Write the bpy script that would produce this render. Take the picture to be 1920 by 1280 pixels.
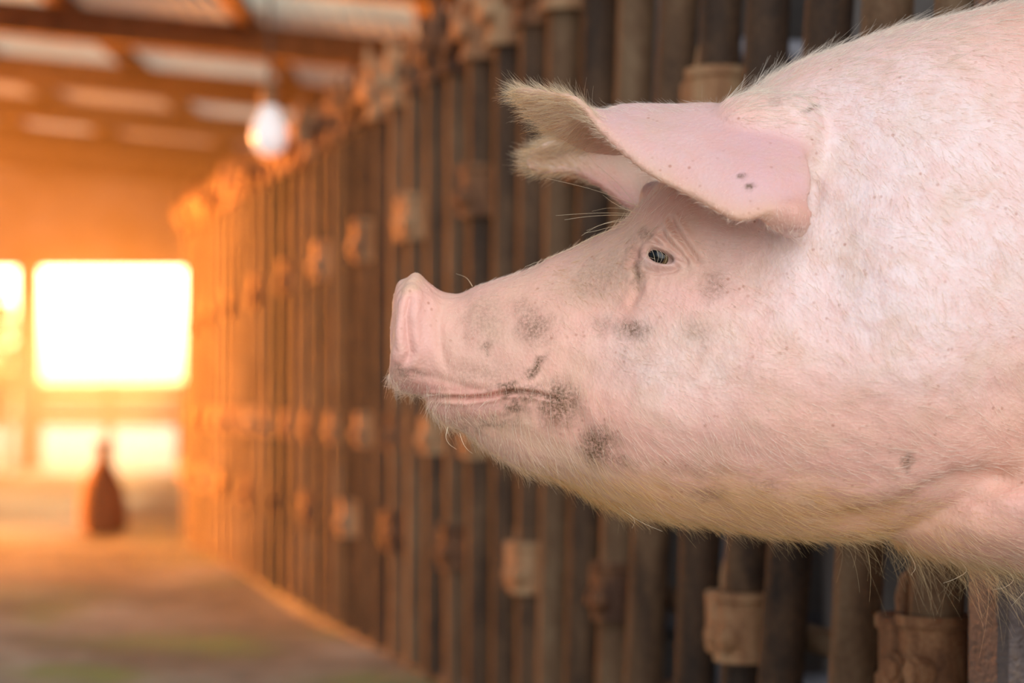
import bpy, bmesh, math, random
import numpy as np
from mathutils import Vector, Matrix, kdtree

for o in list(bpy.data.objects):
    bpy.data.objects.remove(o)
scene = bpy.context.scene
col = scene.collection
rng = np.random.default_rng(7)
random.seed(7)

# ------------------------------------------------------------------ camera, sky, sun, exposure
F = 3600.0                      # focal length in pixels of a 1920 px wide frame
CAMH = 0.544
PITCH = math.atan(103.0 / F)
cam_d = bpy.data.cameras.new('camera')
cam_d.sensor_width = 36.0
cam_d.lens = F / 1920.0 * 36.0
cam_d.clip_start = 0.05
cam_d.dof.use_dof = True
cam_d.dof.focus_distance = 1.53
cam_d.dof.aperture_fstop = 3.3
cam = bpy.data.objects.new('camera', cam_d)
col.objects.link(cam)
cam.location = (0, 0, CAMH)
cam.rotation_euler = (math.pi / 2 + PITCH, 0, 0)
scene.camera = cam
scene.cycles.max_bounces = 7
scene.cycles.diffuse_bounces = 3
scene.cycles.transmission_bounces = 4
scene.cycles.volume_bounces = 0

world = bpy.data.worlds.new('overcast_sky')
scene.world = world
world.use_nodes = True
bg = world.node_tree.nodes['Background']
sky = world.node_tree.nodes.new('ShaderNodeTexSky')
sky.sky_type = 'NISHITA'
sky.sun_disc = False
sky.sun_elevation = math.radians(14)
sky.sun_rotation = math.radians(-14)        # the low sun stands behind the far opening
sky.air_density = 1.0
sky.dust_density = 4.0
sky.ozone_density = 1.0
world.node_tree.links.new(sky.outputs[0], bg.inputs[0])
bg.inputs[1].default_value = 0.175

sun_d = bpy.data.lights.new('low_sun', 'SUN')
sun_d.energy = 5.0
sun_d.color = (1.0, 0.62, 0.28)
sun_d.angle = math.radians(2.0)
sun = bpy.data.objects.new('low_sun', sun_d)
col.objects.link(sun)
sd = Vector((0.10, -1.0, -math.tan(math.radians(12)))).normalized()   # shines in through the far opening
sun.rotation_euler = sd.to_track_quat('-Z', 'Y').to_euler()

high_d = bpy.data.lights.new('bright_sky_patch', 'SUN')    # the brighter part of the overcast sky, high behind the camera
high_d.energy = 3.25
high_d.color = (1.0, 0.98, 0.97)
high_d.angle = math.radians(75)
high = bpy.data.objects.new('bright_sky_patch', high_d)
col.objects.link(high)
high.rotation_euler = Vector((-0.26, 1.0, -0.52)).normalized().to_track_quat('-Z', 'Y').to_euler()

vs = scene.view_settings
vs.view_transform = 'Standard'
vs.look = 'None'
vs.exposure = 0.1
vs.gamma = 1.0
vs.use_curve_mapping = False

# ------------------------------------------------------------------ helpers
CP, SP = math.cos(PITCH), math.sin(PITCH)

def P(px, py, Y):
    """world point at depth Y that the photograph shows at (px, py)"""
    xc, yc = (px - 960.0) / F, (640.0 - py) / F
    d = np.array([xc, CP - yc * SP, SP + yc * CP])
    t = Y / d[1]
    return np.array([0, 0, CAMH]) + d * t

def project(co):
    x, y, z = co[:, 0], co[:, 1], co[:, 2] - CAMH
    f = y * CP + z * SP
    u = -y * SP + z * CP
    return np.stack([960 + F * x / f, 640 - F * u / f], 1)

def smooth01(x):
    x = np.clip(x, 0, 1)
    return x * x * (3 - 2 * x)

def catmull(pts, n):
    """resample rows of pts (k, d) to n rows through a Catmull-Rom spline"""
    pts = np.asarray(pts, float)
    k = len(pts)
    t = np.linspace(0, k - 1, n)
    i = np.minimum(t.astype(int), k - 2)
    f = (t - i)[:, None]
    p = np.vstack([2 * pts[0] - pts[1], pts, 2 * pts[-1] - pts[-2]])
    a, b, c, d = p[i], p[i + 1], p[i + 2], p[i + 3]
    return 0.5 * (2 * b + (c - a) * f + (2 * a - 5 * b + 4 * c - d) * f ** 2 + (3 * b - a - 3 * c + d) * f ** 3)

class MB:
    """collects shapes for ONE mesh"""
    def __init__(self):
        self.v, self.f = [], []
    def add(self, v, f):
        o = len(self.v)
        self.v += [tuple(map(float, p)) for p in v]
        self.f += [tuple(i + o for i in q) for q in f]
        return self
    def box(self, c, s, rot=None, bev=0.0):
        hx, hy, hz = s[0] / 2, s[1] / 2, s[2] / 2
        if bev <= 0:
            v = [(x, y, z) for x in (-hx, hx) for y in (-hy, hy) for z in (-hz, hz)]
            f = [(0, 1, 3, 2), (4, 6, 7, 5), (0, 4, 5, 1), (2, 3, 7, 6), (0, 2, 6, 4), (1, 5, 7, 3)]
        else:
            bm = bmesh.new()
            bmesh.ops.create_cube(bm, size=1.0)
            bmesh.ops.scale(bm, vec=s, verts=bm.verts)
            bmesh.ops.bevel(bm, geom=bm.edges[:], offset=bev, segments=1, affect='EDGES')
            bm.verts.index_update()
            v = [tuple(x.co) for x in bm.verts]
            f = [tuple(x.index for x in q.verts) for q in bm.faces]
            bm.free()
        M = rot if rot is not None else Matrix.Identity(3)
        return self.add([M @ Vector(p) + Vector(c) for p in v], f)
    def tube(self, pts, rad, seg=14, cap=True):
        pts = [Vector(p) for p in pts]
        if not hasattr(rad, '__len__'):
            rad = [rad] * len(pts)
        rad = [float(r) for r in rad]
        v, f = [], []
        for i, p in enumerate(pts):
            t = (pts[min(i + 1, len(pts) - 1)] - pts[max(i - 1, 0)]).normalized()
            up = Vector((0, 1, 0)) if abs(t.y) < 0.9 else Vector((1, 0, 0))
            a = t.cross(up).normalized(); b = t.cross(a)
            for k in range(seg):
                w = 2 * math.pi * k / seg
                v.append(p + rad[i] * (math.cos(w) * a + math.sin(w) * b))
        for i in range(len(pts) - 1):
            for k in range(seg):
                k2 = (k + 1) % seg
                f.append((i * seg + k, i * seg + k2, (i + 1) * seg + k2, (i + 1) * seg + k))
        if cap:
            f.append(tuple(range(seg))); n = (len(pts) - 1) * seg
            f.append(tuple(reversed(range(n, n + seg))))
        return self.add(v, f)
    def mesh(self, name, smooth=True):
        m = bpy.data.meshes.new(name)
        m.from_pydata(self.v, [], self.f)
        bm = bmesh.new(); bm.from_mesh(m)
        bmesh.ops.recalc_face_normals(bm, faces=bm.faces)
        bm.to_mesh(m); bm.free()
        if smooth:
            m.shade_smooth()
            m.set_sharp_from_angle(angle=math.radians(40))
        return m
    def build(self, name, mat, parent=None, smooth=True):
        return link(name, self.mesh(name, smooth), mat, parent)

def link(name, data, mat=None, parent=None):
    o = bpy.data.objects.new(name, data)
    col.objects.link(o)
    if mat is not None:
        if len(data.materials) == 0:
            data.materials.append(mat)
    if parent is not None:
        o.parent = parent
    return o

def empty(name, loc=(0, 0, 0)):
    o = bpy.data.objects.new(name, None)
    o.empty_display_size = 0.05
    col.objects.link(o)
    o.location = loc
    return o

def tag(o, label=None, cat=None, group=None, kind=None):
    if label: o['label'] = label
    if cat: o['category'] = cat
    if group: o['group'] = group
    if kind: o['kind'] = kind
    return o

def local(parent, o):
    """keep o where it is in the world although its parent Empty stands elsewhere"""
    o.parent = parent
    o.matrix_parent_inverse = Matrix.Translation(-Vector(parent.location))
    return o

class NT:
    def __init__(self, name):
        self.m = bpy.data.materials.new(name)
        self.m.use_nodes = True
        self.t = self.m.node_tree
        self.b = self.t.nodes['Principled BSDF']
        self.out = self.t.nodes['Material Output']
    def n(self, typ, **kw):
        nd = self.t.nodes.new(typ)
        for k, v in kw.items():
            if k.startswith('i_'):
                key = k[2:]
                nd.inputs[int(key) if key.isdigit() else key.replace('_', ' ')].default_value = v
            else:
                setattr(nd, k, v)
        return nd
    def l(self, a, b):
        self.t.links.new(a, b)
    def noise(self, scale, detail=4, rough=0.6, vec=None, dist=0.0):
        nd = self.n('ShaderNodeTexNoise')
        nd.inputs['Scale'].default_value = scale
        nd.inputs['Detail'].default_value = detail
        nd.inputs['Roughness'].default_value = rough
        nd.inputs['Distortion'].default_value = dist
        if vec is not None: self.l(vec, nd.inputs['Vector'])
        return nd.outputs['Fac']
    def ramp(self, fac, stops, interp='LINEAR'):
        nd = self.n('ShaderNodeValToRGB')
        nd.color_ramp.interpolation = interp
        el = nd.color_ramp.elements
        while len(el) < len(stops): el.new(0.5)
        for e, (p, c) in zip(el, stops):
            e.position = p
            e.color = (*c, 1) if len(c) == 3 else c
        self.l(fac, nd.inputs[0])
        return nd.outputs[0]
    def mix(self, fac, a, b, mode='MIX'):
        nd = self.n('ShaderNodeMix', data_type='RGBA', blend_type=mode)
        for s, val in ((0, fac), (6, a), (7, b)):
            if hasattr(val, 'default_value') or hasattr(val, 'is_output'):
                self.l(val, nd.inputs[s])
            else:
                nd.inputs[s].default_value = val if s == 0 else (*val, 1)
        return nd.outputs[2]
    def math(self, op, a, b=0.0, clamp=False):
        nd = self.n('ShaderNodeMath', operation=op, use_clamp=clamp)
        for s, val in ((0, a), (1, b)):
            if hasattr(val, 'is_output'): self.l(val, nd.inputs[s])
            else: nd.inputs[s].default_value = val
        return nd.outputs[0]
    def bump(self, h, strength=0.3, dist=0.01):
        nd = self.n('ShaderNodeBump')
        nd.inputs['Strength'].default_value = strength
        nd.inputs['Distance'].default_value = dist
        self.l(h, nd.inputs['Height'])
        self.l(nd.outputs[0], self.b.inputs['Normal'])
    def coord(self, which='Object'):
        return self.n('ShaderNodeTexCoord').outputs[which]
    def set(self, **kw):
        for k, v in kw.items():
            self.b.inputs[k.replace('_', ' ')].default_value = v

# ------------------------------------------------------------------ materials
def rust_material(name, cols, rough=0.75, metal=0.15, scale=18):
    m = NT(name)
    geo = m.n('ShaderNodeNewGeometry').outputs['Position']
    rnd = m.n('ShaderNodeObjectInfo').outputs['Random']
    off = m.n('ShaderNodeVectorMath', operation='ADD')
    m.l(geo, off.inputs[0]); m.l(rnd, off.inputs[1])
    st = m.n('ShaderNodeMapping'); st.inputs['Scale'].default_value = (1, 1, 0.35)
    m.l(off.outputs[0], st.inputs[0])
    n1 = m.noise(scale, 6, 0.65, st.outputs[0], 0.4)
    n2 = m.noise(scale * 7, 4, 0.6, off.outputs[0])
    f = m.math('ADD', m.math('MULTIPLY', n1, 0.75), m.math('MULTIPLY', n2, 0.25))
    f = m.math('ADD', f, m.math('MULTIPLY', m.math('SUBTRACT', rnd, 0.5), 0.34))
    c = m.ramp(f, cols)
    m.l(c, m.b.inputs['Base Color'])
    m.set(Roughness=rough, Metallic=metal)
    m.bump(n2, 0.5, 0.004)
    return m.m

M_RUST = rust_material('rusty_iron', [(0.30, (0.022, 0.012, 0.007)), (0.45, (0.075, 0.038, 0.018)), (0.58, (0.150, 0.080, 0.038)), (0.72, (0.22, 0.135, 0.072))])
M_CAST = rust_material('cast_iron_fitting', [(0.3, (0.07, 0.028, 0.012)), (0.48, (0.23, 0.10, 0.042)), (0.62, (0.40, 0.21, 0.10)), (0.75, (0.46, 0.30, 0.16))], scale=30)
M_WORN = rust_material('worn_steel', [(0.32, (0.035, 0.025, 0.022)), (0.5, (0.085, 0.068, 0.066)), (0.66, (0.15, 0.12, 0.115)), (0.8, (0.20, 0.13, 0.08))], rough=0.42, metal=0.55, scale=26)
M_GALV = rust_material('galvanised_pipe', [(0.3, (0.08, 0.08, 0.09)), (0.55, (0.17, 0.17, 0.19)), (0.75, (0.26, 0.26, 0.29))], rough=0.5, metal=0.3)

def plain_noise(name, cols, scale=6, rough=0.9, bump=0.3, dist=0.01, detail=6):
    m = NT(name)
    geo = m.n('ShaderNodeNewGeometry').outputs['Position']
    n1 = m.noise(scale, detail, 0.62, geo, 0.3)
    m.l(m.ramp(n1, cols), m.b.inputs['Base Color'])
    m.set(Roughness=rough)
    m.bump(m.noise(scale * 6, 4, 0.6, geo), bump, dist)
    return m.m

def floor_material():
    m = NT('dirt_floor')
    geo = m.n('ShaderNodeNewGeometry').outputs['Position']
    big = m.noise(1.6, 6, 0.62, geo, 0.5)
    fine = m.noise(14, 5, 0.65, geo)
    base = m.ramp(m.math('ADD', m.math('MULTIPLY', big, 0.7), m.math('MULTIPLY', fine, 0.3)),
                  [(0.30, (0.065, 0.05, 0.034)), (0.45, (0.15, 0.118, 0.082)), (0.56, (0.25, 0.205, 0.155)), (0.68, (0.39, 0.345, 0.28))])
    mo = m.n('ShaderNodeMapping'); mo.inputs['Location'].default_value = (3.1, 0.4, 0)
    mo.inputs['Scale'].default_value = (1, 1.3, 1)
    m.l(geo, mo.inputs[0])
    moss = m.ramp(m.noise(1.15, 5, 0.6, mo.outputs[0]), [(0.53, (0, 0, 0)), (0.66, (1, 1, 1))])
    c = m.mix(moss, base, (0.16, 0.20, 0.045))
    m.l(c, m.b.inputs['Base Color'])
    m.set(Roughness=0.9)
    m.bump(m.math('ADD', big, m.math('MULTIPLY', fine, 0.5)), 0.6, 0.03)
    return m.m

M_FLOOR = floor_material()
M_WALL = plain_noise('stained_plaster', [(0.3, (0.20, 0.13, 0.08)), (0.5, (0.36, 0.26, 0.18)), (0.7, (0.48, 0.38, 0.28))], 3)
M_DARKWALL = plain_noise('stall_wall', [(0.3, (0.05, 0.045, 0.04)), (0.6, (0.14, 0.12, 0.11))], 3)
M_WOOD = plain_noise('roof_timber', [(0.3, (0.10, 0.050, 0.025)), (0.6, (0.22, 0.115, 0.058)), (0.8, (0.30, 0.17, 0.09))], 12)
M_YARD = plain_noise('sunlit_yard', [(0.3, (0.55, 0.48, 0.38)), (0.7, (0.78, 0.72, 0.62))], 2)
M_SACK = plain_noise('brown_sackcloth', [(0.3, (0.16, 0.055, 0.014)), (0.7, (0.30, 0.115, 0.032))], 25)

def sheet_material(name, colour, trans):
    m = NT(name)
    geo = m.n('ShaderNodeNewGeometry').outputs['Position']
    n1 = m.noise(4, 5, 0.6, geo)
    c = m.mix(m.ramp(n1, [(0.35, (0, 0, 0)), (0.7, (1, 1, 1))]), tuple(x * 0.7 for x in colour), colour)
    m.l(c, m.b.inputs['Base Color'])
    m.set(Roughness=0.6)
    tr = m.n('ShaderNodeBsdfTranslucent'); m.l(c, tr.inputs[0])
    mx = m.n('ShaderNodeMixShader'); mx.inputs[0].default_value = trans
    m.l(m.b.outputs[0], mx.inputs[1]); m.l(tr.outputs[0], mx.inputs[2])
    m.l(mx.outputs[0], m.out.inputs[0])
    return m.m

M_SHEET = sheet_material('grey_roof_sheet', (0.52, 0.50, 0.46), 0.26)
M_SHEET2 = sheet_material('translucent_roof_sheet', (0.66, 0.76, 0.70), 0.42)

# ------------------------------------------------------------------ the fence line
VPX = -150.0
FP0 = np.array([(1885 - 960) / F * 1.8, 1.8])
FD = np.array([(VPX - 960) / F, 1.0]); FD /= np.linalg.norm(FD)      # along the fence, away from the camera
FN = np.array([FD[1], -FD[0]])                                        # into the stalls

def fpt(s, n=0.0, z=0.0):
    p = FP0 + FD * s + FN * n
    return Vector((p[0], p[1], z))

def px2s(px):
    o = px - VPX
    Y = 1.8 * (1885 - VPX) / o
    return (Y - 1.8) / FD[1]

FENCE_H = 1.235

# ------------------------------------------------------------------ structure
def slab(name, pts, z0, z1, mat):
    n = len(pts)
    v = [(p[0], p[1], z0) for p in pts] + [(p[0], p[1], z1) for p in pts]
    f = [tuple(range(n)), tuple(range(n, 2 * n))] + [(i, (i + 1) % n, n + (i + 1) % n, n + i) for i in range(n)]
    return tag(MB().add(v, f).build(name, mat, smooth=False), kind='structure')

END_Y = 14.5
# aisle floor: uneven trodden dirt
def make_floor():
    nx, ny = 90, 150
    xs = np.linspace(-7.0, 5.0, nx); ys = np.linspace(-4.0, END_Y - 0.4, ny)
    X, Y = np.meshgrid(xs, ys)
    Z = 0.010 * np.sin(X * 3.1 + 1.3 * np.sin(Y * 1.7)) + 0.010 * np.sin(Y * 2.3 + X * 1.1) + 0.006 * np.sin(X * 9 + Y * 7)
    v = np.stack([X.ravel(), Y.ravel(), Z.ravel() - 0.02], 1)
    f = [(j * nx + i, j * nx + i + 1, (j + 1) * nx + i + 1, (j + 1) * nx + i) for j in range(ny - 1) for i in range(nx - 1)]
    o = MB().add(v, f).build('floor', M_FLOOR)
    tag(o, kind='structure')
make_floor()
slab('floor_bounce_slab', [(-6.5, -4), (1.2, -4), (0.55, 1.2), (0.1, 2.5), (-6.5, 2.5)], -0.03, 0.012, plain_noise('pale_bounce_slab', [(0.3, (0.42, 0.36, 0.30)), (0.7, (0.62, 0.55, 0.47))], 3))  # unseen pale slab, added to bounce warm light up under the pig
slab('yard_ground', [(-40, END_Y - 0.4), (40, END_Y - 0.4), (40, 70), (-40, 70)], -0.06, -0.01, M_YARD)

# far end wall: two openings with a pier between, header above, boarded rail across each
def xw(px, Y=END_Y): return (px - 960) / F * Y
def zw(py, Y=END_Y): return CAMH + (743 - py) / F * Y
OX0, OX1 = xw(62), xw(358)
HZ, SZ, GZ = zw(500), zw(716), zw(800)
def wall_box(name, x0, x1, z0, z1, y=END_Y, t=0.22, mat=M_WALL):
    return tag(MB().box(((x0 + x1) / 2, y + t / 2, (z0 + z1) / 2), (x1 - x0, t, z1 - z0)).build(name, mat, smooth=False), kind='structure')
wall_box('wall_end_header', -7, 5, HZ, 2.75)
wall_box('wall_end_pier', OX0 - 0.13, OX0, 0 - 0.05, HZ)
wall_box('wall_end_right', OX1, 5, -0.05, HZ)
wall_box('wall_end_left', -7, OX0 - 0.13 - 1.2, -0.05, HZ)

# stall side: floor kerb, back wall
def along(name, s0, s1, n0, n1, z0, z1, mat):
    return slab(name, [fpt(s0, n0)[:2], fpt(s1, n0)[:2], fpt(s1, n1)[:2], fpt(s0, n1)[:2]], z0, z1, mat)
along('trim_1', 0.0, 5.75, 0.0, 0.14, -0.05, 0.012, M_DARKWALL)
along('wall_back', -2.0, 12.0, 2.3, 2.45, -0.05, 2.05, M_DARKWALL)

# roof over the far aisle: beams, rafters and single sheets, all parts of the ceiling; a plain roof over the stalls
def roof_z(x): return 2.16 + 0.10 * (-1.2 - x)
RTILT = Matrix.Rotation(math.atan(0.10), 3, 'Y')
ceiling = tag(empty('ceiling', (-1.2, 5.0, 2.16)), kind='structure')
PUR = [3.65 + 1.55 * k for k in range(8)]
RX = [-6.6, -5.5, -4.4, -3.4, -2.75, -1.95, -1.15, -0.35, 0.6, 1.6, 2.6, 3.6]
for y in PUR:
    local(ceiling, MB().box((-1.5, y, roof_z(-1.5) - 0.07), (12.2, 0.10, 0.14), RTILT).build('roof_beam', M_WOOD))
for x in RX[1:-1]:
    local(ceiling, MB().box((x, 8.9, roof_z(x) + 0.02), (0.07, 11.0, 0.07), RTILT).build('rafter', M_WOOD))
for j in range(len(PUR)):
    for i in range(len(RX) - 1):
        y0 = PUR[j] + 0.02
        w = RX[i + 1] - RX[i]
        xc = (RX[i] + RX[i + 1]) / 2
        m = MB()
        k = max(4, int(w / 0.07))                       # corrugated sheet
        v, f = [], []
        for q in range(k * 2 + 1):
            xx = RX[i] + w * q / (k * 2)
            zz = roof_z(xx) + 0.065 + (0.014 if q % 2 else 0.0) + 0.006 * ((i * 7 + j * 3) % 3)
            v += [(xx, y0 - 0.06, zz), (xx, y0 + 1.58, zz)]
        for q in range(k * 2):
            f.append((2 * q, 2 * q + 1, 2 * q + 3, 2 * q + 2))
        m.add(v, f)
        local(ceiling, m.build('roof_sheet', M_SHEET2 if (i * 5 + j * 3) % 4 in (0, 1) else M_SHEET, smooth=False))
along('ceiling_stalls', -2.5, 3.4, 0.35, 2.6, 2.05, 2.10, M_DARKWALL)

# ------------------------------------------------------------------ the pig
YM = 1.60                        # depth of the head's middle plane
PXM = F / YM

def ymid(x):
    t = np.maximum(0.0, np.asarray(x, float) - 0.50)
    return YM + 0.30 * t * t / (t + 0.25)

ST = [  # top (px, py), bottom (px, py), half width above / below (m), roundness
    (760, 545, 739, 685, .030, .030, 2.0),
    (767, 522, 730, 704, .044, .043, 2.2),
    (781, 513, 737, 722, .050, .048, 2.3),
    (806, 532, 762, 735, .046, .047, 2.3),
    (830, 548, 797, 742, .041, .044, 2.3),
    (862, 550, 806, 764, .041, .045, 2.3),
    (892, 538, 830, 791, .044, .049, 2.3),
    (930, 524, 864, 806, .047, .053, 2.3),
    (980, 508, 905, 836, .052, .058, 2.3),
    (1040, 481, 970, 874, .060, .068, 2.3),
    (1100, 453, 1045, 900, .069, .080, 2.3),
    (1160, 419, 1120, 938, .078, .094, 2.3),
    (1205, 376, 1190, 960, .085, .106, 2.3),
    (1255, 320, 1260, 974, .090, .118, 2.3),
    (1305, 262, 1330, 985, .093, .130, 2.3),
    (1360, 212, 1410, 996, .098, .142, 2.3),
    (1425, 156, 1500, 1006, .106, .150, 2.3),
    (1505, 114, 1590, 1008, .118, .156, 2.3),
    (1605, 80, 1680, 992, .128, .160, 2.3),
    (1725, 44, 1765, 970, .134, .154, 2.3),
    (1860, 16, 1865, 965, .130, .140, 2.3),
    (1960, 0, 1965, 985, .134, .142, 2.3),
    (2090, -20, 2090, 1080, .142, .150, 2.3),
    (2260, -35, 2260, 1190, .195, .200, 2.3),
    (2500, -45, 2500, 1265, .255, .262, 2.3),
    (2800, -50, 2800, 1290, .265, .270, 2.3),
    (3050, -30, 3050, 1240, .250, .240, 2.3),
    (3230, 50, 3230, 1120, .200, .170, 2.3),
    (3320, 200, 3320, 880, .110, .100, 2.0),
]

def mid(px, py):
    """point of the pig's own middle plane"""
    p = P(px, py, YM)
    return p

def loft_body(ST, nring, nseg=72):
    st = catmull(np.array(ST, float), nring)
    v, f = [], []
    for r in st:
        T, B = mid(r[0], r[1]), mid(r[2], r[3])
        C, H = (T + B) / 2, (T - B) / 2
        for k in range(nseg):
            a = 2 * math.pi * k / nseg
            e = 2.0 / r[6]
            cz = math.copysign(abs(math.cos(a)) ** e, math.cos(a))
            sy = math.copysign(abs(math.sin(a)) ** e, math.sin(a))
            t = (1 - cz) / 2
            w = r[4] + (r[5] - r[4]) * float(smooth01((t - 0.15) / 0.6))
            p = C + H * cz
            v.append((p[0], float(ymid(p[0])) + w * sy, p[2]))
    for i in range(nring - 1):
        for k in range(nseg):
            k2 = (k + 1) % nseg
            f.append((i * nseg + k, (i + 1) * nseg + k, (i + 1) * nseg + k2, i * nseg + k2))
    f.append(tuple(range(nseg)))
    n = (nring - 1) * nseg
    f.append(tuple(reversed(range(n, n + nseg))))
    return v, f

def sheet(rows, nu, nv, thick, taper=0.55):
    """a thick curved leaf through a grid of (px, py, d) control points, d = metres towards the camera"""
    R = np.array([[np.append(P(a, b, YM - d), 0)[:3] for a, b, d in row] for row in rows])
    ku, kv = R.shape[:2]
    A = catmull(R.reshape(ku, kv * 3), nu).reshape(nu, kv, 3)
    A = catmull(A.transpose(1, 0, 2).reshape(kv, nu * 3), nv).reshape(nv, nu, 3).transpose(1, 0, 2)
    du = np.gradient(A, axis=0); dv = np.gradient(A, axis=1)
    N = np.cross(du, dv); N /= np.linalg.norm(N, axis=2, keepdims=True) + 1e-12
    u = np.linspace(0, 1, nu)[:, None]; w = np.linspace(-1, 1, nv)[None, :]
    th = thick * (1 - (1 - taper) * u) * (1 + 0.15 * w ** 6)
    a, b = A + N * th[..., None] / 2, A - N * th[..., None] / 2
    v = np.concatenate([a.reshape(-1, 3), b.reshape(-1, 3)])
    f = []; o = nu * nv
    for i in range(nu - 1):
        for j in range(nv - 1):
            q = (i * nv + j, i * nv + j + 1, (i + 1) * nv + j + 1, (i + 1) * nv + j)
            f.append(q); f.append(tuple(reversed([x + o for x in q])))
    rim = [j for j in range(nv)] + [i * nv + nv - 1 for i in range(1, nu)] + [(nu - 1) * nv + j for j in range(nv - 2, -1, -1)] + [i * nv for i in range(nu - 2, 0, -1)]
    for i in range(len(rim)):
        x, y = rim[i], rim[(i + 1) % len(rim)]
        f.append((x, x + o, y + o, y))
    return v, f, A, N

EAR_NEAR = [
    [(1440, 275, .045), (1425, 205, .060), (1490, 262, .105), (1520, 330, .128), (1508, 388, .135)],
    [(1385, 275, .030), (1365, 203, .058), (1420, 255, .108), (1452, 330, .138), (1452, 398, .150)],
    [(1315, 280, .020), (1300, 201, .055), (1342, 248, .104), (1375, 325, .138), (1384, 414, .152)],
    [(1240, 285, .015), (1225, 204, .050), (1258, 238, .095), (1285, 300, .126), (1298, 370, .142)],
    [(1172, 288, .015), (1158, 207, .048), (1178, 224, .086), (1196, 265, .112), (1208, 322, .128)],
    [(1140, 292, .018), (1118, 236, .040), (1116, 212, .072), (1122, 226, .096), (1136, 254, .112)],
    [(1090, 280, .030), (1074, 248, .050), (1072, 222, .070), (1078, 200, .088), (1088, 188, .100)],
    [(1032, 250, .050), (1020, 224, .060), (1016, 202, .072), (1018, 182, .084), (1026, 168, .090)],
    [(988, 208, .062), (974, 190, .068), (966, 176, .074), (964, 168, .078), (972, 160, .080)],
]
EAR_FAR = [
    [(1330, 230, -.040), (1310, 300, -.050), (1275, 350, -.050), (1240, 398, -.045)],
    [(1215, 235, -.060), (1205, 280, -.085), (1195, 330, -.085), (1182, 392, -.066)],
    [(1140, 245, -.062), (1130, 275, -.085), (1126, 310, -.085), (1128, 352, -.070)],
    [(1080, 255, -.060), (1072, 275, -.072), (1070, 300, -.072), (1078, 326, -.064)],
    [(1022, 266, -.058), (1014, 284, -.062), (1012, 304, -.062), (1022, 327, -.060)],
    [(992, 284, -.058), (986, 294, -.058), (985, 306, -.058), (992, 319, -.058)],
]

def leg(pts):
    m = MB()
    P3 = catmull(np.array(pts, float), 24)
    m.tube([Vector(p[:3]) for p in P3], [p[3] for p in P3], seg=24)
    return m.v, m.f

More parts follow.
